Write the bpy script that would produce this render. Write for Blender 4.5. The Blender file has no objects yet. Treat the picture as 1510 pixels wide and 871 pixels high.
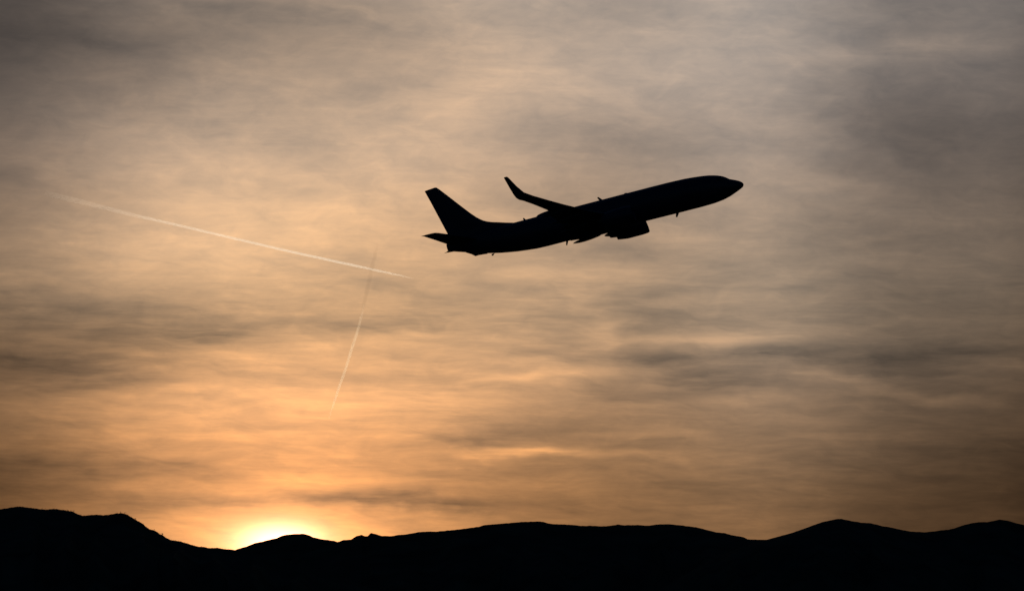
import bpy, bmesh, math, random
import numpy as np
from mathutils import Vector, Matrix, noise as mnoise

random.seed(7)
scene = bpy.context.scene
C = scene.collection
R = math.radians

# ------------------------------------------------------------------ camera
LENS, PITCH, CAM_Z = 200.0, R(5.0), 2.0
F_PX = 1510 * LENS / 36.0            # focal length in pixels of the 1510 px wide photograph
cam_d = bpy.data.cameras.new('camera')
cam_d.lens, cam_d.sensor_width = LENS, 36.0
cam_d.clip_start, cam_d.clip_end = 1.0, 400000.0
cam = bpy.data.objects.new('camera', cam_d)
cam.location = (0, 0, CAM_Z)
cam.rotation_euler = (R(90) + PITCH, 0, 0)
C.objects.link(cam)
scene.camera = cam

CAM = Vector((0, 0, CAM_Z))
FWD = Vector((0, math.cos(PITCH), math.sin(PITCH)))
UPV = Vector((0, -math.sin(PITCH), math.cos(PITCH)))
RGT = Vector((1, 0, 0))


def ray(px, py):
    """unit direction from the camera for a place measured on the photograph"""
    return (FWD + RGT * ((px - 755) / F_PX) + UPV * ((435.5 - py) / F_PX)).normalized()


def ang(px, py):
    d = ray(px, py)
    return math.degrees(math.atan2(d.x, d.y)), math.degrees(math.asin(d.z))


# ------------------------------------------------------------------ sun
SUN_PX = (412, 797)
SUN_AZ, SUN_EL = ang(*SUN_PX)
SUN_STRENGTH = 0.9
sd = bpy.data.lights.new('sun', 'SUN')
sd.energy, sd.angle, sd.color = SUN_STRENGTH, R(0.5), (1.0, 0.80, 0.58)
sun = bpy.data.objects.new('sun', sd)
sun.rotation_euler = (-ray(*SUN_PX)).to_track_quat('-Z', 'Y').to_euler()
sun.location = (0, 0, 300)
C.objects.link(sun)

scene.view_settings.view_transform = 'Standard'
scene.view_settings.look = 'None'
scene.view_settings.exposure = 0.0
scene.view_settings.gamma = 1.0
scene.view_settings.use_curve_mapping = False
scene.render.engine = 'CYCLES'
scene.cycles.max_bounces = 6
scene.cycles.volume_bounces = 1

# ------------------------------------------------------------------ world: dusk sky behind thin high cloud
SKY_STRENGTH = 0.03
world = bpy.data.worlds.new('World')
scene.world = world
world.use_nodes = True
nt = world.node_tree
nt.nodes.clear()


class X:
    """tiny expression helper: arithmetic on X builds Math nodes"""
    def __init__(self, s): self.s = s
    @staticmethod
    def op(o, *a, clamp=False):
        n = nt.nodes.new('ShaderNodeMath'); n.operation = o; n.use_clamp = clamp
        for i, v in enumerate(a):
            if isinstance(v, X): nt.links.new(v.s, n.inputs[i])
            else: n.inputs[i].default_value = float(v)
        return X(n.outputs[0])
    def __add__(s, o): return X.op('ADD', s, o)
    __radd__ = __add__
    def __sub__(s, o): return X.op('SUBTRACT', s, o)
    def __rsub__(s, o): return X.op('SUBTRACT', o, s)
    def __mul__(s, o): return X.op('MULTIPLY', s, o)
    __rmul__ = __mul__
    def __truediv__(s, o): return X.op('DIVIDE', s, o)
    def mad(s, m, a): return X.op('MULTIPLY_ADD', s, m, a)


def vec(a, b, c):
    n = nt.nodes.new('ShaderNodeCombineXYZ')
    for i, v in enumerate((a, b, c)):
        if isinstance(v, X): nt.links.new(v.s, n.inputs[i])
        else: n.inputs[i].default_value = float(v)
    return n.outputs[0]


def fbm(v, detail=5, rough=0.55, dist=0.0):
    n = nt.nodes.new('ShaderNodeTexNoise')
    n.noise_dimensions = '3D'
    n.inputs['Scale'].default_value = 1.0
    n.inputs['Detail'].default_value = detail
    n.inputs['Roughness'].default_value = rough
    n.inputs['Distortion'].default_value = dist
    nt.links.new(v, n.inputs['Vector'])
    return X(n.outputs[0]) - 0.5


def ramp(x, pts):
    """piecewise linear function of x"""
    n = nt.nodes.new('ShaderNodeFloatCurve')
    x0, x1 = pts[0][0], pts[-1][0]
    ys = [p[1] for p in pts]; y0, y1 = min(ys), max(ys)
    c = n.mapping.curves[0]
    P = [((p[0] - x0) / (x1 - x0), (p[1] - y0) / (y1 - y0)) for p in pts]
    c.points[0].location = P[0]; c.points[1].location = P[-1]
    for p in P[1:-1]: c.points.new(*p)
    n.mapping.update()
    t = X.op('MULTIPLY_ADD', x, 1 / (x1 - x0), -x0 / (x1 - x0), clamp=True)
    nt.links.new(t.s, n.inputs['Value'])
    return X(n.outputs[0]).mad(y1 - y0, y0)


DEG = F_PX * math.pi / 180.0          # photograph pixels in one degree of sky
tc = nt.nodes.new('ShaderNodeTexCoord')
sep = nt.nodes.new('ShaderNodeSeparateXYZ')
nt.links.new(tc.outputs['Generated'], sep.inputs[0])
dx, dy, dz = (X(o) for o in sep.outputs)
AZ = X.op('ARCTAN2', dx, dy) * (180 / math.pi)     # degrees round the horizon from the runway heading
EL = X.op('ARCSINE', dz) * (180 / math.pi)         # degrees above the horizon

# gentle large-scale wandering of all cloud features
w1 = fbm(vec(AZ * 0.9, EL * 2.2, 3.1), 3)
w2 = fbm(vec(AZ * 1.1, EL * 2.6, 9.7), 3)
w3 = fbm(vec(AZ * 3.5, EL * 9.0, 5.3), 3)
AZw = AZ + w1 * 0.45 + w3 * 0.25
ELw = EL + w2 * 0.22 + w3 * 0.055

# broad brightness of the cloud sheet (display-coded green), measured over the sky in azimuth / elevation
GX = [-120, 0, 200, 400, 600, 800, 1000, 1200, 1400, 1510, 1650]
GY = [-60, 20, 100, 200, 300, 400, 480, 560, 640, 700, 740, 790, 850]
GT = [
    [66, 76, 104, 130, 150, 155, 148, 138, 118, 92, 75],
    [66, 74, 106, 130, 148, 156, 152, 142, 118, 93, 75],
    [70, 84, 114, 145, 152, 158, 160, 136, 116, 86, 70],
    [82, 102, 146, 168, 170, 154, 146, 128, 98, 76, 66],
    [95, 116, 164, 183, 174, 152, 146, 132, 108, 80, 66],
    [100, 122, 164, 182, 166, 154, 142, 128, 106, 84, 68],
    [92, 114, 140, 162, 164, 154, 140, 124, 100, 78, 62],
    [80, 100, 144, 182, 174, 150, 134, 118, 92, 68, 55],
    [82, 104, 148, 174, 168, 140, 118, 102, 78, 56, 45],
    [70, 92, 140, 175, 162, 122, 108, 92, 66, 48, 38],
    [60, 76, 140, 174, 156, 118, 104, 86, 63, 46, 36],
    [62, 82, 150, 186, 168, 120, 102, 84, 62, 46, 36],
    [60, 80, 150, 188, 168, 120, 100, 82, 60, 44, 34],
]
CX = list(range(-150, 1700, 185)); SXp = 200.0
CY = list(range(-90, 900, 98)); SYp = 105.0
A_, b_ = [], []
for yy, row in zip(GY, GT):
    for xx, g in zip(GX, row):
        A_.append([math.exp(-((xx - cx) / SXp) ** 2 - ((yy - cy) / SYp) ** 2) for cy in CY for cx in CX])
        b_.append(g / 255)
A_ = np.array(A_); b_ = np.array(b_)
coef = np.linalg.solve(A_.T @ A_ + 2e-3 * np.eye(A_.shape[1]), A_.T @ b_).reshape(len(CY), len(CX))


def bell(x, c, s):
    t = x.mad(1 / s, -c / s)
    return X.op('EXPONENT', (t * t) * -1.0)


bx_ = [bell(AZw, ang(c, 435)[0], SXp / DEG) for c in CX]
by_ = [bell(ELw, ang(755, c)[1], SYp / DEG) for c in CY]
G = None
for j in range(len(CY)):
    row = None
    for i in range(len(CX)):
        row = bx_[i] * float(coef[j, i]) if row is None else row + bx_[i] * float(coef[j, i])
    G = row * by_[j] if G is None else G + row * by_[j]

# individual cloud banks and bright rifts: x, y, half length, half height, strength, tilt
BANKS = [
    (140, 470, 190, 34, -.03, -2), (30, 548, 150, 38, -.03, 4), (1090, 540, 170, 38, -.03, 2), (1400, 530, 160, 34, -.02, 0), (90, 700, 200, 30, -.035, 2), (660, 735, 120, 18, -.03, 3),
    (620, 455, 200, 34, -.02, 4), (900, 600, 160, 40, -.02, 0), (1450, 680, 120, 34, -.03, 0), (470, 665, 150, 34, .02, 0),
    (330, 488, 60, 12, -.10, 0), (150, 470, 120, 24, -.06, 0), (70, 532, 120, 22, -.08, 3), (470, 480, 110, 9, -.03, 0),
    (600, 482, 100, 9, -.05, 0), (620, 430, 130, 26, -.035, 5), (960, 527, 62, 8, -.075, 0), (1110, 515, 60, 7, -.07, 0),
    (1065, 560, 60, 17, -.06, 0), (1000, 469, 85, 8, -.045, 0), (1200, 518, 70, 11, -.06, 0), (1330, 528, 60, 11, -.075, 0),
    (1440, 515, 70, 9, -.065, 0), (1330, 551, 90, 5, -.06, 0), (820, 527, 60, 8, -.05, 0), (790, 470, 60, 6, -.04, 0),
    (610, 742, 75, 9, -.13, 4), (690, 742, 32, 8, -.08, 6), (540, 733, 60, 8, -.08, -5), (700, 648, 60, 9, -.075, -3),
    (650, 702, 80, 12, -.06, 0), (60, 688, 110, 11, -.06, 4), (110, 726, 100, 8, -.05, 2), (230, 682, 80, 9, -.05, 0),
    (330, 708, 60, 10, -.06, 6), (280, 741, 90, 7, -.06, 0), (760, 632, 90, 12, -.045, 0), (770, 690, 70, 9, -.03, 0),
    (100, 56, 200, 15, -.035, 7), (775, 195, 110, 24, -.03, -8), 
    (390, 185, 150, 30, -.035, 4), (1000, 215, 120, 12, -.03, 0), (940, 370, 120, 16, -.03, 4), (1180, 345, 120, 14, -.03, 4),
    (980, 435, 50, 6, -.03, -6), (1160, 425, 60, 9, -.045, -6), (420, 20, 160, 14, -.04, 8), (560, 128, 120, 10, -.02, -8),
    (1010, 503, 120, 5, .05, -3), (785, 557, 60, 7, .09, -3), (890, 490, 22, 24, .055, 0), (850, 435, 16, 18, .04, 0),
    (765, 666, 65, 6, .11, 0), (900, 668, 110, 5, .05, 0), (960, 640, 80, 5, .045, 0), (1225, 553, 65, 7, .065, 10),
    (1380, 588, 100, 5, .055, 4), (1020, 682, 26, 9, .035, 40), (1080, 590, 60, 6, .04, 0), (440, 704, 75, 6, .06, 0), (470, 735, 95, 7, -.085, 0), (330, 738, 60, 6, -.04, 3),
    (230, 582, 120, 9, .045, -4), (150, 520, 160, 5, .04, 2), (120, 480, 30, 8, .04, -10), (600, 590, 120, 12, .03, 0),
    (690, 150, 90, 60, .045, -20), (1360, 72, 190, 14, .045, -4), (560, 100, 130, 16, .012, -10), (640, 40, 140, 18, .02, 10),
    (880, 130, 140, 18, .03, 15), (480, 335, 120, 22, .035, 3), (1250, 265, 70, 12, .025, 15), (900, 405, 110, 8, .03, 3),
    (1350, 645, 130, 4, .03, 0), (1390, 690, 60, 5, .03, 6), (300, 640, 160, 6, .03, 0),
]
n_f = fbm(vec(AZ * 1.1 + w3 * 0.6, EL * 13.0 + w1 * 2.0, 12.0), 6, 0.6, 0.2)     # frays the edges of the banks
fray = 1.0 + n_f * 1.5
AZb = AZw + n_f * 0.28
ELb = ELw + n_f * 0.07
D = X.op('ADD', AZ * 0.0, 0.0)
for (bx, by, sx, sy, am, tl) in BANKS:
    am *= 1.05 if am < 0 else 1.2
    sx *= 1.25; sy *= 1.3
    a0, e0 = ang(bx, by)
    ct, st = math.cos(R(tl)), math.sin(R(tl))      # positive tilt: sinks to the right
    u = (AZb - a0); v = (ELb - e0)
    p = u.mad(ct * DEG / sx, v * (-st * DEG / sx))
    q = u.mad(st * DEG / sy, v * (ct * DEG / sy))
    D = D + X.op('EXPONENT', X.op('ADD', p * p, q * q) * -1.0) * am

# streaky cirrus texture, finer and flatter towards the horizon
n_a = fbm(vec(AZ * 0.36 + w1 * 0.6, EL * 3.8 - AZ * 0.30 + w1 * 0.8, 1.0), 8, 0.6, 0.25)
n_b = fbm(vec(AZ * 0.9 + w3 * 0.4, EL * 13.0 + w1 * 1.2, 4.0), 6, 0.62, 0.3)
n_c = fbm(vec(AZ * 1.0 + w2 * 1.2, EL * 2.6 + AZ * 0.45 + w1 * 1.2, 7.0), 9, 0.6, 0.5)
low = ramp(EL, [(2.4, 1.0), (4.6, 0.95), (5.4, 0.6), (6.4, 0.3), (8.0, 0.25)])
n_d = fbm(vec(AZ * 0.65 + w2 * 0.8, EL * 5.6 + AZ * 0.85 + w2 * 1.4, 21.0), 7, 0.6, 0.3)
n_e = fbm(vec(AZ * 1.5 + w2 * 0.6, EL * 24.0 + AZ * 0.9 + w1 * 1.5, 33.0), 8, 0.66, 0.2)     # thin fibres
n_m = fbm(vec(AZ * 2.6 + w1, EL * 5.2 - AZ * 0.7 + w2 * 1.5, 41.0), 7, 0.62, 0.6)     # mottled wisps
tex = n_m * 0.15 + n_e * (0.07 + n_c * 0.3) * (0.2 + low * 0.8) + (n_a * 0.34 + n_d * 0.30 + n_b * (0.15 + n_c * 0.8)) * low + n_c * 0.26 * (1.15 - low * 0.7)
D = D * fray * X.op('MINIMUM', G * 1.9, 1.0) + G * tex
G = G + D

# aureole of the sun standing just behind the ridge
sa, se = ang(412, 800)
ua = (AZw * 0.15 + AZ * 0.85 - sa); ue = (ELw * 0.15 + EL * 0.85 - se)
g1 = X.op('EXPONENT', (ua * (DEG / 64)) * (ua * (DEG / 64)) * -1.0 + (ue * (DEG / 29)) * (ue * (DEG / 29)) * -1.0)
g2 = X.op('EXPONENT', (ua * (DEG / 150)) * (ua * (DEG / 150)) * -1.0 + (ue * (DEG / 90)) * (ue * (DEG / 90)) * -1.0)
G = G + g1 * 0.72 + g2 * 0.08
G = X.op('MAXIMUM', G, 0.0)

# tint: neutral grey-beige high up, amber towards the horizon; thick cloud is greyer
rr = ramp(EL, [(2.4, 1.39), (2.9, 1.37), (4.1, 1.29), (5.0, 1.215), (5.7, 1.185), (6.6, 1.13), (8.0, 1.09)]) + D * 0.40
bb = ramp(EL, [(2.4, 0.66), (2.9, 0.675), (4.1, 0.745), (5.0, 0.80), (5.7, 0.835), (6.6, 0.895), (8.0, 0.93)]) - D * 0.35
warm = bell(AZ, ang(450, 435)[0], 420 / DEG)
orange = bell(AZ, ang(420, 435)[0], 330 / DEG) * bell(EL, ang(755, 720)[1], 150 / DEG)
G = G * (1.0 - orange * 0.035)
rr = rr + warm * 0.045 + orange * 0.05
bb = bb - warm * 0.05
cool = bell(AZ, ang(1300, 435)[0], 430 / DEG) * ramp(EL, [(2.4, 0.25), (3.0, 0.85), (3.8, 1.1), (5.0, 0.8), (6.5, 0.35), (8.0, 0.2)])
high = ramp(EL, [(4.5, 0.0), (5.6, 0.6), (7.0, 1.0)])
bb = bb + (0.56 - G) * 0.11 * high
rr = rr - (0.56 - G) * 0.06 * high
rr = rr - cool * 0.085
bb = bb + cool * 0.07


def lin(x): return X.op('POWER', X.op('MAXIMUM', x, 0.0), 2.2)


cloud_col = nt.nodes.new('ShaderNodeCombineXYZ')
for i, ch in enumerate((lin(G * rr), lin(G), lin(G * bb + g1 * 0.2))):
    nt.links.new(ch.s, cloud_col.inputs[i])

sky = nt.nodes.new('ShaderNodeTexSky')
sky.sky_type = 'NISHITA'
sky.sun_disc = False
sky.sun_elevation = R(SUN_EL)
sky.sun_rotation = R(SUN_AZ)
sky.dust_density = 1.0
sky.ozone_density = 4.0
bg_sky = nt.nodes.new('ShaderNodeBackground')
bg_sky.inputs['Strength'].default_value = SKY_STRENGTH
nt.links.new(sky.outputs[0], bg_sky.inputs['Color'])
bg_cloud = nt.nodes.new('ShaderNodeBackground')
nt.links.new(cloud_col.outputs[0], bg_cloud.inputs['Color'])
# the bright cloud sheet lies round the sunset; only clear dusk sky overhead and behind
front = X.op('MULTIPLY', ramp(dy, [(0.85, 0.0), (0.97, 1.0), (1.0, 1.0)]), ramp(EL, [(-4.0, 0.0), (0.5, 1.0), (2.0, 1.0)]))
nt.links.new(front.s, bg_cloud.inputs['Strength'])
nt.links.new(((1.0 - front) * SKY_STRENGTH).s, bg_sky.inputs['Strength'])   # the sheet hides the clear sky above it
addn = nt.nodes.new('ShaderNodeAddShader')
out = nt.nodes.new('ShaderNodeOutputWorld')
nt.links.new(bg_sky.outputs[0], addn.inputs[0])
nt.links.new(bg_cloud.outputs[0], addn.inputs[1])
nt.links.new(addn.outputs[0], out.inputs['Surface'])
world.cycles.sampling_method = 'MANUAL'
world.cycles.sample_map_resolution = 512


# ------------------------------------------------------------------ materials
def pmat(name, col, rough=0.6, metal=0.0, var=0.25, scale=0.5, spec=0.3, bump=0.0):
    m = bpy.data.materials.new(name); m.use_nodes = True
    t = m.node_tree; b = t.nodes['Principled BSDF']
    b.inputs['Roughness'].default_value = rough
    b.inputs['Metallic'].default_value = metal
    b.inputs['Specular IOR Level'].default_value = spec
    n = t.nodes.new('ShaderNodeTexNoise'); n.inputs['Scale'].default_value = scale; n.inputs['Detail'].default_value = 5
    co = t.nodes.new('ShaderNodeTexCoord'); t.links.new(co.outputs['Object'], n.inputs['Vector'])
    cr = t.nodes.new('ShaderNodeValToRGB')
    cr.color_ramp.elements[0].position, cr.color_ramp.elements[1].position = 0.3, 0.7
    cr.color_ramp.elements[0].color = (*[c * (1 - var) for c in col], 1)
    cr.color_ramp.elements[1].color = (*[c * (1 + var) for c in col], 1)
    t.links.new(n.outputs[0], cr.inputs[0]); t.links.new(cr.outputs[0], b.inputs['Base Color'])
    if bump:
        bp = t.nodes.new('ShaderNodeBump'); bp.inputs['Strength'].default_value = bump
        t.links.new(n.outputs[0], bp.inputs['Height']); t.links.new(bp.outputs[0], b.inputs['Normal'])
    return m


M_GROUND = pmat('dry_grass_ground', (0.06, 0.06, 0.035), 0.95, spec=0.1, scale=0.01)
M_HILL = pmat('scrub_hillside', (0.045, 0.048, 0.032), 0.95, spec=0.05, var=0.45, scale=0.012)
M_LEAF = pmat('scrub_leaves', (0.035, 0.045, 0.022), 0.9, spec=0.05, scale=0.4)
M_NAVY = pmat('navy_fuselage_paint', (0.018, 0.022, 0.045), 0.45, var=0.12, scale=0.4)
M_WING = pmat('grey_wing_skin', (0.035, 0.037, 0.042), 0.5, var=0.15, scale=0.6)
M_METAL = pmat('dark_titanium', (0.05, 0.045, 0.04), 0.45, 0.7, var=0.2, scale=1.5)
M_GLASS = pmat('cockpit_glass', (0.006, 0.006, 0.008), 0.25, var=0.1, scale=1.0, spec=0.4)
M_RUBBER = pmat('black_skid_rubber', (0.012, 0.012, 0.012), 0.95, var=0.2, scale=1.0, spec=0.05)


def vmat(name, col, dens, aniso, absorb=False):
    m = bpy.data.materials.new(name); m.use_nodes = True
    t = m.node_tree; t.nodes.clear()
    o = t.nodes.new('ShaderNodeOutputMaterial')
    if absorb:
        v = t.nodes.new('ShaderNodeVolumeAbsorption')
    else:
        v = t.nodes.new('ShaderNodeVolumeScatter'); v.inputs['Anisotropy'].default_value = aniso
    v.inputs['Color'].default_value = (*col, 1)
    v.inputs['Density'].default_value = dens
    t.links.new(v.outputs[0], o.inputs['Volume'])
    return m


# ------------------------------------------------------------------ object helpers
def link(name, verts, faces, mat, parent=None, smooth=True):
    me = bpy.data.meshes.new(name)
    me.from_pydata([tuple(v) for v in verts], [], faces)
    bm = bmesh.new(); bm.from_mesh(me)
    bmesh.ops.remove_doubles(bm, verts=bm.verts, dist=1e-5)
    bmesh.ops.recalc_face_normals(bm, faces=bm.faces)
    bm.to_mesh(me); bm.free()
    me.materials.append(mat)
    if smooth:
        for p in me.polygons: p.use_smooth = True
        try: me.set_sharp_from_angle(angle=R(40))
        except Exception: pass
    o = bpy.data.objects.new(name, me)
    C.objects.link(o)
    if parent is not None: o.parent = parent
    return o


def tag(o, label=None, cat=None, group=None, kind=None):
    if label: o['label'] = label
    if cat: o['category'] = cat
    if group: o['group'] = group
    if kind: o['kind'] = kind
    return o


def loft(rings, cap=True):
    """rings of equal length -> verts, faces"""
    n = len(rings[0]); V = [v for r in rings for v in r]; Fc = []
    for k in range(len(rings) - 1):
        for i in range(n):
            j = (i + 1) % n
            Fc.append((k * n + i, k * n + j, (k + 1) * n + j, (k + 1) * n + i))
    if cap:
        Fc.append(tuple(range(n))); Fc.append(tuple((len(rings) - 1) * n + i for i in range(n)))
    return V, Fc


# ------------------------------------------------------------------ ground and hills
S = 150000
tag(link('ground', [(-S, -S, 0), (S, -S, 0), (S, S, 0), (-S, S, 0)], [(0, 1, 2, 3)], M_GROUND), kind='structure')

RIDGE = [
 (-420, 820), (-300, 790), (-200, 772), (-110, 762), (-50, 754), (0, 749.9), (9, 749), (16, 747.5), (29, 746.4), (40, 747.5), (55, 749.6), (62, 750.5), (69, 751), (78, 749.2), (86, 750.3), (99, 752.3),
 (108.6, 754), (114, 757), (122, 759.8), (132, 758.9), (140, 758), (153, 759), (161, 758.5), (169, 756.8), (177, 755.8), (187, 758), (192, 760.7), (200, 765.5),
 (208, 769.7), (216, 776.4), (221, 780.3), (226.5, 781), (233, 784.3), (236, 787.6), (239, 787.6), (244, 791.6), (250, 794.9), (266, 797.5), (279, 801.5), (291, 805.2),
 (301, 805.8), (310, 807.5), (320, 807), (332, 808.8), (347, 810.1), (354, 807.5), (363, 805.2), (376, 800), (388, 797.5), (400, 794.2), (408, 793), (414.6, 789.6),
 (422, 787.6), (433, 786.7), (447.7, 786.3), (455.6, 788.3), (462, 791.6), (473, 794.2), (485, 795.6), (492.7, 796.6), (498, 798.5), (506, 795.6), (518, 794.6), (524.5, 790.3),
 (533, 787.6), (537, 789.9), (542.4, 789.6), (547, 785.2), (552.3, 786.3), (561.6, 789.3), (577.5, 789.9), (585.4, 788.3), (600, 787), (620, 783.4), (632, 783), (642, 783.2),
 (673, 780.3), (693, 777.7), (706, 776), (714, 773.4), (732, 772.1), (759, 769.7), (772, 768.7), (785, 768.4), (796, 768.1), (802, 769), (808, 770.8), (816, 772),
 (833, 772.6), (846, 773.4), (858, 774.8), (873, 774.4), (886, 775.3), (898, 774.8), (911, 772.6), (919, 773.7), (940, 773.4), (956, 774.4), (967, 772.6), (985, 772.1),
 (1000, 773.4), (1016, 775.3), (1030, 777.4), (1042, 780.6), (1057, 784.3), (1067, 785), (1079, 788.3), (1096.7, 791.2), (1102.6, 794.5), (1114, 794.9), (1130, 795.2), (1139, 792.9),
 (1153.6, 788.9), (1171, 784), (1185, 779), (1200, 773.4), (1213, 769), (1233, 764.7), (1241, 764.4), (1255, 767.4), (1271, 770), (1285, 770.8), (1300, 774.8), (1312, 776.6),
 (1327, 780), (1343, 783), (1363, 784), (1377, 782.7), (1389, 781), (1398, 780.3), (1407, 778.3), (1418, 774.4), (1432, 771), (1442, 769.3), (1456, 769), (1475, 765.5),
 (1486, 767), (1498, 770.4), (1510, 773.4), (1560, 786), (1630, 797), (1720, 792), (1820, 806), (1950, 840)]
RX = np.array([p[0] for p in RIDGE], float); RY = np.array([p[1] for p in RIDGE], float)


def rough(x, seed):
    """rough outline of rock and bushes on a crest, in px of the photograph"""
    return (mnoise.noise(Vector((x * 0.21, seed, 0))) * 0.7 + mnoise.noise(Vector((x * 0.55, seed, 4))) * 0.35
            + mnoise.noise(Vector((x * 1.1, seed, 8))) * 0.10)


def hill(x0, x1, dist, fall_l, fall_r, seed, rough_amp, step=1.6):
    """one hill: crest follows the skyline between x0 and x1 and sinks beyond both ends"""
    xs = np.arange(x0 - 330, x1 + 330 + step, step)
    prof = []
    for x in xs:
        if x < x0: y = np.interp(x0, RX, RY) + fall_l * (x0 - x) * (1 + (x0 - x) * 0.004)
        elif x > x1: y = np.interp(x1, RX, RY) + fall_r * (x - x1) * (1 + (x - x1) * 0.004)
        else: y = np.interp(x, RX, RY)
        prof.append(y + rough(x, seed) * rough_amp)
    ss = [-3200, -2600, -2000, -1500, -1100, -800, -560, -380, -240, -140, -70, -30, -10, 0, 12, 40, 90, 180, 340, 600, 950, 1400, 2000]
    V, Fc = [], []
    n = len(ss)
    for x, y in zip(xs, prof):
        d = ray(float(x), float(y))
        az = Vector((d.x, d.y)).normalized()
        dc = dist + 260 * mnoise.noise(Vector((x * 0.004, seed, 0))) + 70 * mnoise.noise(Vector((x * 0.02, seed, 2)))
        hz = max(CAM_Z + dc * d.z / math.hypot(d.x, d.y), -3)
        for s in ss:
            t = abs(s) / (3200 if s < 0 else 2000)
            h = hz * (1 - t) ** 1.25
            w = min(1.0, t * 4) * (1 - t)
            p = az * (dc + s)
            g = mnoise.fractal(Vector((p.x * 0.0016, p.y * 0.0016, seed)), 1.0, 2.0, 6)
            g2 = abs(mnoise.noise(Vector((x * 0.018 + 0.4 * g, s * 0.0004, seed + 5))))
            h += w * hz * (0.20 * g - 0.22 * g2)
            if t >= 1: h = -6
            V.append((p.x, p.y, h))
    for i in range(len(xs) - 1):
        for k in range(n - 1):
            a = i * n + k
            Fc.append((a, a + 1, a + n + 1, a + n))
    o = link('hill', V, Fc, M_HILL)
    tag(o, kind='structure')
    return xs, prof, o


HILLS = [(-420, 347, 9000, 0.5, 0.16, 1.3, 0.9), (347, 498, 14500, 0.3, 0.35, 7.7, 0.5), (498, 1126, 11500, 0.3, 0.28, 4.1, 0.6),
         (1126, 1363, 10200, 0.3, 0.2, 9.2, 0.45), (1363, 1950, 12500, 0.25, 0.5, 2.6, 0.5)]
for h in HILLS: hill(*h)

# scrub along the crest of the left-hand hill: too many bushes to count
V, Fc = [], []


def clump(p, r):
    for _ in range(random.randint(5, 9)):
        c = p + Vector((random.gauss(0, r * .5), random.gauss(0, r * .5), random.uniform(0.1, 1.2) * r))
        q = r * random.uniform(0.3, 0.6)
        base = len(V)
        nrm = [Vector((random.gauss(0, 1), random.gauss(0, 1), random.gauss(0, 1))).normalized() * q * random.uniform(.7, 1.2) for _ in range(4)]
        for d in nrm: V.append(c + d)
        Fc.extend([(base, base + 1, base + 2), (base, base + 2, base + 3), (base, base + 1, base + 3), (base + 1, base + 2, base + 3)])


spots = [(62, 1.6), (66, 1.2), (78, 1.0), (99.5, 1.8), (104, 1.2), (108.5, 1.7), (173, 1.2), (178, 1.8), (184, 1.6), (188, 1.4), (200, 2.0), (222, 1.2), (227, 1.4),
         (236, 1.6), (239.5, 1.8), (297, 1.5), (545, 1.3), (549, 1.2)]
for x in np.arange(20, 335, 2.3):
    spots.append((x + random.uniform(-1, 1), random.uniform(0.3, 0.85)))
for x, r in spots:
    dist, seed, ra = (9000, 1.3, 0.9) if x < 347 else (11500, 4.1, 0.6)
    y = np.interp(x, RX, RY) + rough(x, seed) * ra
    d = ray(float(x), float(y)); dc = dist + 260 * mnoise.noise(Vector((x * 0.004, seed, 0))) + 70 * mnoise.noise(Vector((x * 0.02, seed, 2)))
    p = CAM + d * (dc / math.hypot(d.x, d.y))
    clump(p, r)
tag(link('scrub', V, Fc, M_LEAF, smooth=False), kind='stuff')

# ------------------------------------------------------------------ contrails
TRAIL_D = 60000.0


def trail(name, pts, mat, parent=None, seed=0.0, lumps=0.0):
    """tube of ice cloud or of cloud shadow; pts: x, y, half width (photo px), depth factor"""
    m = TRAIL_D / F_PX
    P = np.array(pts, float); t = np.linspace(0, len(pts) - 1, 90)
    rings = []
    for k in t:
        x, y, w, dp = (np.interp(k, range(len(pts)), P[:, c]) for c in range(4))
        x2, y2 = (np.interp(min(k + .05, len(pts) - 1), range(len(pts)), P[:, c]) for c in range(2))
        x1, y1 = (np.interp(max(k - .05, 0), range(len(pts)), P[:, c]) for c in range(2))
        T = (RGT * float(x2 - x1) - UPV * float(y2 - y1)).normalized()
        d = ray(float(x), float(y)); c = CAM + d * TRAIL_D
        side = T.cross(d).normalized()
        w = w * (1 + lumps * mnoise.noise(Vector((float(k) * 5.0, seed, 0)))); c = c + side * (lumps * 0.8 * w * m * mnoise.noise(Vector((float(k) * 3.1, seed, 3))))
        rings.append([c + side * (w * m * math.cos(a)) + d * (w * dp * m * math.sin(a)) for a in [i * math.tau / 14 for i in range(14)]])
    v, f = loft(rings)
    return link(name, v, f, mat, parent)


M_TRAIL = vmat('sunlit_ice_cloud', (1.0, 0.98, 0.95), 1.0 / 95, 0.69)
M_TRAIL2 = vmat('faint_ice_cloud', (1.0, 0.84, 0.62), 1.0 / 190, 0.68)
M_SHADE = vmat('shadow_absorber', (0.35, 0.33, 0.33), 1.0 / 230, 0, True)  # absorbs only: shade put in as a dark volume
tr = trail('contrail', [(66, 285, 5.0, .02), (90, 290.5, 4.6, .07), (130, 300, 4.0, .13), (200, 318, 3.0, .30), (232, 325, 2.2, .9), (320, 345.5, 2.0, 1.7), (420, 369, 2.0, 2.2), (500, 386.5, 2.0, 2.4),
                        (560, 399.5, 1.8, 1.9), (590, 406, 1.3, 1.6), (611, 411, .5, 1.0)], M_TRAIL, seed=1.0, lumps=0.14)
tag(tr, 'long bright white contrail slanting down towards the airliner tail', 'contrail')
tr2 = trail('contrail', [(537, 448, 1.4, .5), (532, 470, 2.1, 1.1), (526, 492, 2.3, 1.5), (518, 516, 2.4, 1.8), (510, 543, 2.3, 1.8), (500, 570, 2.2, 2.0), (493, 592, 1.9, 1.9), (485, 616, 1.0, 1.2)],
            M_TRAIL2, seed=5.0, lumps=0.14)
tag(tr2, 'short faint steep contrail rising out of the sunset glow', 'contrail')
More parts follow.
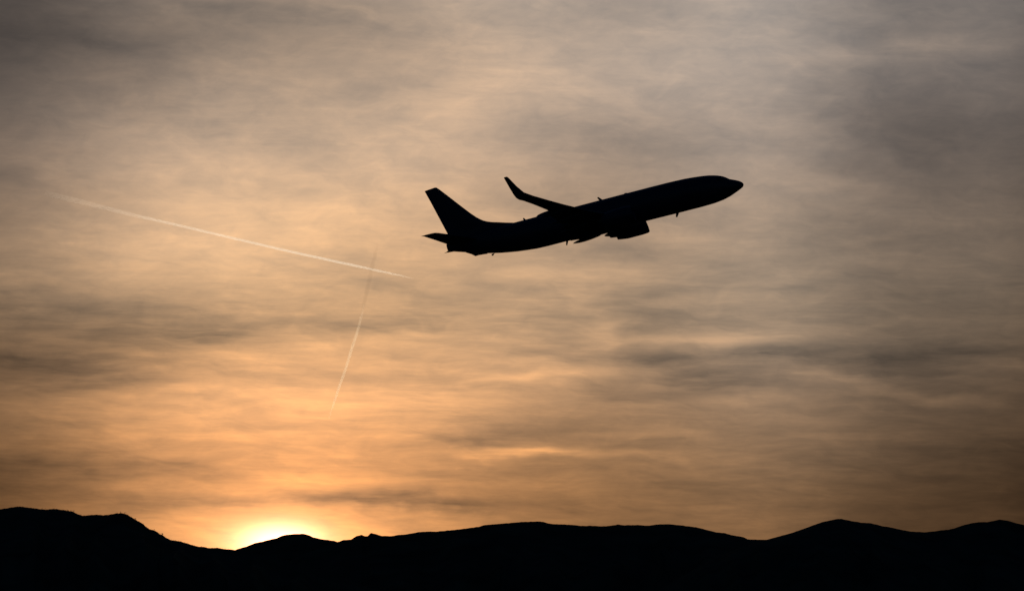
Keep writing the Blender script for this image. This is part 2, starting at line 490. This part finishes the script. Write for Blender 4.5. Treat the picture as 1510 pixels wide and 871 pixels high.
tag(trail('contrail_shadow', [(557, 358, 2.0, .2), (553, 376, 3.2, .7), (547, 400, 3.6, .5), (541, 430, 3.4, .7), (536, 450, 2.6, .8), (532, 466, 1.4, .4)], M_SHADE, tr2, seed=8.0, lumps=0.3),  # dark tube put in for the contrail's shadow on the cloud sheet
    'shadow of the contrail put in as a dark absorbing tube')

# ------------------------------------------------------------------ airliner
ROLL, YAW, CLIMB = R(11.0), R(8.0), math.atan2(.2529, .9675)
PLANE_PX = (960, 299.5)               # the fuselage axis passes here
view = ray(880, 318)
wv = -view
rv = RGT - wv * RGT.dot(wv); rv.normalize()
uv = wv.cross(rv)
DIST = F_PX / 11.88
ax = rv * math.cos(CLIMB) + uv * math.sin(CLIMB)
nose_dir = ax * math.cos(YAW) + wv * math.sin(YAW)
S0 = ax * -math.sin(YAW) + wv * math.cos(YAW)
N0 = rv * -math.sin(CLIMB) + uv * math.cos(CLIMB)
star = S0 * math.cos(ROLL) + N0 * math.sin(ROLL)
up = S0 * -math.sin(ROLL) + N0 * math.cos(ROLL)
nose_ax = np.array([960, 299.5]) - np.array([-.9675, .2529]) * (-133.7 + 2.4)     # axis point level with the nose tip... set below
d_, c_, n_ = np.array([-.9675, .2529]), np.array([960, 299.5]), np.array([1095.6, 272.25])
nose_ax = c_ + d_ * float((n_ - c_) @ d_)
tail_ax = nose_ax + d_ * (38.0 * 11.88 * .99)
mid_px = (nose_ax + tail_ax) / 2
plane = bpy.data.objects.new('airliner', None)
C.objects.link(plane)
M3 = Matrix((nose_dir, -star, up)).transposed()
plane.matrix_world = Matrix.Translation(CAM + ray(*map(float, mid_px)) * DIST) @ M3.to_4x4()
tag(plane, 'dark twin engine passenger jet with upturned winglet climbing away above the hills', 'airplane')


def L(s, y, z):
    """aircraft coordinates: s metres behind the nose, y to starboard, z above the cabin axis"""
    return Vector((19.0 - s, -y, z))


# fuselage: s, top, bottom, half width, height of the widest line (fraction)
TOP = [(0, -.55), (.12, -.36), (.32, -.18), (.74, .06), (1.2, .26), (1.55, .42), (1.9, .72), (2.3, .99), (2.97, 1.26), (3.8, 1.49), (4.7, 1.64), (5.84, 1.77), (6.63, 1.85), (7.9, 1.92),
       (10.4, 1.95), (28, 1.97), (31, 1.97), (33, 1.95), (35, 1.85), (36.5, 1.72), (37.6, 1.6), (37.97, 1.5)]
BOT = [(0, -.72), (.12, -.92), (.3, -1.04), (.85, -1.26), (1.93, -1.66), (2.81, -1.88), (4.07, -2.02), (5.7, -2.06), (8.7, -2.05), (11.4, -2.02), (23, -1.93), (25.7, -1.93), (27.2, -1.88),
       (29.4, -1.63), (31.4, -1.30), (33.8, -.75), (35.7, -.12), (37.5, .46), (37.85, .58), (37.97, .72)]
WID = [(0, .1), (.12, .3), (.4, .6), (1, 1.0), (2, 1.4), (3, 1.63), (4.2, 1.79), (5.5, 1.86), (7, 1.88), (26, 1.88), (28, 1.84), (30, 1.7), (32, 1.44), (34, 1.1), (36, .7), (37.3, .45), (37.97, .32)]


def itp(T, s): return float(np.interp(s, [p[0] for p in T], [p[1] for p in T]))


def section(s, n=36):
    t, b, w = itp(TOP, s), itp(BOT, s), itp(WID, s)
    zc = (t + b) / 2; out = []
    for i in range(n):
        a = i * math.tau / n
        out.append(L(s, w * math.cos(a), zc + (t - b) / 2 * math.sin(a)))
    return out


st = [0, .05, .12, .22, .4, .6, .85, 1.1, 1.35, 1.55, 1.75, 1.95, 2.2, 2.5, 2.9, 3.4, 4, 4.8, 5.8, 7, 9, 11.5, 14, 17, 20, 23, 25.5, 27, 28.2, 29.4, 30.6, 31.6, 32.6, 33.6, 34.6, 35.6, 36.6, 37.3, 37.75, 37.97]
v, f = loft([section(s) for s in st])
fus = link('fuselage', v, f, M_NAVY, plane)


def blob(name, s0, s1, zt, y, w, h, mat, parent, n=9, base=0.1):
    """smooth streamlined bump between stations s0 and s1"""
    rings = []
    for k in range(n):
        u = k / (n - 1); s = s0 + (s1 - s0) * u
        e = max(0.06, math.sqrt(max(0, 1 - (2 * u - 1) ** 2)))
        rings.append([L(s, y + w * e * math.cos(a), zt + h * e * math.sin(a)) for a in [i * math.tau / 14 for i in range(14)]])
    v, f = loft(rings)
    return link(name, v, f, mat, parent)


blob('belly_fairing', 12.6, 24.4, -1.35, 0, 2.05, .86, M_NAVY, fus, 17)
blob('antenna_radome', 22.2, 26.3, 1.9, 0, .55, .46, M_NAVY, fus, 11)


def blade(name, s, z, h, c, lean, mat, parent, y=0.0, th=.05):
    rings = []
    for q, cc in ((-.15, 1.0), (0, 1.0), (.6, .75), (1.0, .5)):
        s_ = s + lean * q; ch = c * cc
        rings.append([L(s_, y, z + h * q), L(s_ + ch * .4, y + th, z + h * q), L(s_ + ch, y, z + h * q), L(s_ + ch * .4, y - th, z + h * q)])
    v, f = loft(rings)
    return link(name, v, f, mat, parent, smooth=False)


blade('antenna', 17.55, 1.95, .46, .42, .42, M_NAVY, fus)
blade('antenna', 27.5, 1.96, .3, .3, .2, M_NAVY, fus)
blade('antenna', 8.6, -2.04, -.48, .42, .32, M_NAVY, fus)
blade('antenna', 14.2, 1.95, .1, .5, .3, M_NAVY, fus)
blade('drain_mast', 22.9, -1.95, -.5, .3, .25, M_NAVY, fus)
blade('drain_mast', 32.3, -1.15, -.2, .4, .2, M_NAVY, fus)
rings = [[L(s, y, z) for (y, z) in ((-.12, zt), (.12, zt), (.1, zb), (-.1, zb))] for s, zt, zb in ((33.2, -.7, -.95), (34.3, -.45, -.84), (34.75, -.35, -.86), (35.2, -.2, -.48), (35.8, 0, -.12))]
v, f = loft(rings); link('tail_skid', v, f, M_RUBBER, fus, smooth=False)
# cockpit glazing: two front panes and a side pane each side, just proud of the skin
for sg in (1, -1):
    for (s0, s1, z0, z1) in ((1.5, 2.15, .0, .62), (2.22, 2.95, .08, .72)):
        V4 = []
        for s, z in ((s0, .36), (s1, .42), (s1 + .12, .86), (s0 + .34, .74)):
            t, b, w = itp(TOP, s), itp(BOT, s), itp(WID, s)
            z = min(z, t - .08); zc = (t + b) / 2
            yy = w * math.sqrt(max(0.02, 1 - ((z - zc) / ((t - b) / 2)) ** 2))
            V4 += [L(s - .015, sg * (yy + .02), z + .02), L(s + .02, sg * (yy - .06), z - .02)]
        Fc4 = [(0, 2, 4, 6), (1, 3, 5, 7), (0, 1, 3, 2), (2, 3, 5, 4), (4, 5, 7, 6), (6, 7, 1, 0)]
        link('cockpit_window', V4, Fc4, M_GLASS, fus, smooth=False)


AF = [(0, 0), (.012, .35), (.05, .62), (.14, .9), (.3, 1.0), (.5, .85), (.72, .5), (.9, .2), (1, .03), (1, -.03), (.9, -.13), (.72, -.3), (.5, -.5), (.3, -.62), (.14, -.58), (.05, -.42), (.012, -.24)]


def foil(le, te, pos, nrm, tc_, twist=0.0):
    """aerofoil ring: le/te stations, pos(s) -> point, nrm unit normal in (y, z)"""
    ch = te - le; out = []
    for (u, t) in AF:
        y, z = pos
        o = t * tc_ * ch / 1.6 + (-(u) * math.tan(twist) * ch)
        out.append(L(le + u * ch, y + nrm[0] * o, z + nrm[1] * o))
    return out


def wing_z(y): return -1.2 + .105 * (y - 1.9) + .0036 * (y - 1.9) ** 2


WST = [(0.5, 13.9, 22.3), (1.9, 14.6, 22.2), (3.4, 15.7, 21.95), (5.8, 17.42, 21.75), (8.5, 18.83, 22.1), (11.9, 20.6, 22.95), (14.5, 21.95, 23.9), (16.4, 22.94, 24.75), (16.85, 23.2, 25.05)]
WLT = [(16.85, 23.2, 25.05, 1.18, -10), (17.02, 23.36, 25.2, 1.28, -30), (17.2, 23.7, 25.4, 1.5, -50), (17.36, 24.3, 25.58, 1.9, -68), (17.58, 24.95, 25.85, 2.8, -76), (17.88, 25.7, 26.2, 4.1, -76), (17.9, 25.85, 26.2, 4.2, -76)]
for sg in (1, -1):
    rings = []
    for (y, le, te) in WST:
        rings.append(foil(le, te, (sg * y, wing_z(max(y, 1.5))), (0, 1), .125 if y < 6 else .11, R(1.0) if y < 6 else R(-.5)))
    v, f = loft(rings)
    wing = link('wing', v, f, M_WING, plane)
    rings = []
    for (y, le, te, z, cant) in WLT:
        a = R(cant)
        rings.append(foil(le, te, (sg * y, z), (sg * math.sin(a), math.cos(a)), .085))
    v, f = loft(rings); link('winglet', v, f, M_WING, wing)
    # trailing-edge flaps at the take-off setting
    for (ya, yb, sa0, sb0, ca, cb) in ((2.1, 5.5, 21.3, 21.05, 1.35, 1.25), (6.0, 11.4, 21.1, 22.15, 1.15, .85)):
        rings = []
        for (y, s0, c) in ((ya, sa0, ca), (yb, sb0, cb)):
            rings.append(foil(s0, s0 + c, (sg * y, wing_z(y) - .12), (0, 1), .12, R(10)))
        v, f = loft(rings); link('flap', v, f, M_WING, wing)
    for (y, s0, s1, dz) in ((4.35, 18.6, 23.0, -.42), (8.0, 19.6, 23.6, -.34), (10.9, 20.7, 23.9, -.28)):
        rings = []
        for k in range(9):
            u = k / 8; e = max(.05, math.sin(math.pi * min(1, u ** .8)) ** .6) if k < 8 else .05
            s = s0 + (s1 - s0) * u; zc = wing_z(y) + dz * (.6 + .9 * u)
            rings.append([L(s, sg * y + .17 * e * math.cos(a), zc + .25 * e * math.sin(a)) for a in [i * math.tau / 12 for i in range(12)]])
        v, f = loft(rings); link('flap_fairing', v, f, M_WING, wing)

    # engine
    EY, EZ = sg * 4.83, -1.62
    prof = [(13.62, .80), (13.52, .90), (13.55, .98), (13.75, 1.06), (14.3, 1.12), (15.2, 1.12), (16.2, 1.05), (17.0, .95), (17.5, .86)]
    inner = [(17.48, .80), (16.8, .78), (15.0, .76), (14.2, .76), (13.8, .77)]
    rings = []
    for (s, r) in prof + inner + [prof[0]]:
        ring = []
        for i in range(28):
            a = i * math.tau / 28
            zz = math.sin(a) * r
            if s < 16 and zz < 0: zz *= .93
            ring.append(L(s + .12 * math.sin(a) * (1 if s < 14 else 0), EY + r * math.cos(a), EZ + zz))
        rings.append(ring)
    v, f = loft(rings, cap=False)
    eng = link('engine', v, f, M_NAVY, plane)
    rings = [[L(s, EY + r * math.cos(a), EZ + .04 + r * math.sin(a)) for a in [i * math.tau / 20 for i in range(20)]] for s, r in ((16.6, .62), (17.6, .58), (18.35, .46), (18.4, .40), (18.38, .28), (18.9, .13), (19.05, .03))]
    v, f = loft(rings); link('exhaust_nozzle', v, f, M_METAL, eng)
    rings = [[L(s, EY + r * math.cos(a), EZ + r * math.sin(a)) for a in [i * math.tau / 20 for i in range(20)]] for s, r in ((13.95, .02), (14.1, .14), (14.35, .25), (14.4, .755), (14.55, .755))]
    v, f = loft(rings); link('fan', v, f, M_METAL, eng)
    rings = []
    for (s, zb, zt, w) in ((14.6, EZ + .9, EZ + 1.12, .05), (15.4, EZ + .9, EZ + 1.28, .16), (16.8, EZ + .8, wing_z(4.83) + .05, .2), (18.2, EZ + .3, wing_z(4.83), .2), (19.6, wing_z(4.83) - .35, wing_z(4.83), .08)):
        rings.append([L(s, EY - w, zb), L(s, EY + w, zb), L(s, EY + w * .8, zt), L(s, EY - w * .8, zt)])
    v, f = loft(rings); link('pylon', v, f, M_NAVY, eng, smooth=False)

    # tailplane
    rings = []
    for (y, le, te) in ((.35, 33.4, 37.45), (1.0, 33.9, 37.6), (4.0, 35.7, 38.5), (6.7, 37.35, 39.35), (7.05, 37.65, 39.65), (7.17, 38.2, 39.72)):
        rings.append(foil(le, te, (sg * y, 1.02 + .125 * (y - .8)), (0, 1), .08, R(-3.0)))
    v, f = loft(rings); link('tailplane', v, f, M_WING, plane)

# fin with its long dorsal fillet
rings = []
k = .0267
for (z, le, th) in ((1.3, 28.6, .3), (2.02, 29.1, .22), (2.3, 30.1, .2), (2.55, 30.9, .2), (2.8, 31.75, .22), (3.0, 32.25, .26), (3.25, 32.72, .3), (3.55, 33.1, .36), (3.9, 33.48, .4), (4.6, 34.1, .4),
                   (5.45, 34.78, .38), (7.2, 36.15, .3), (8.5, 37.18, .2), (8.8, 37.46, .17), (8.86, 37.62, .1)):
    te = 36.8 + .27 * z
    le += k * z * .6; ch = te - le
    rings.append([L(le + u * ch, t * th * .62, z - .10 * u * (1 if z > 8.4 else 0)) for (u, t) in [(a, b if b > 0 or a in (0,) else -AF[(len(AF) - i) % len(AF)][1]) for i, (a, b) in enumerate(AF)]])
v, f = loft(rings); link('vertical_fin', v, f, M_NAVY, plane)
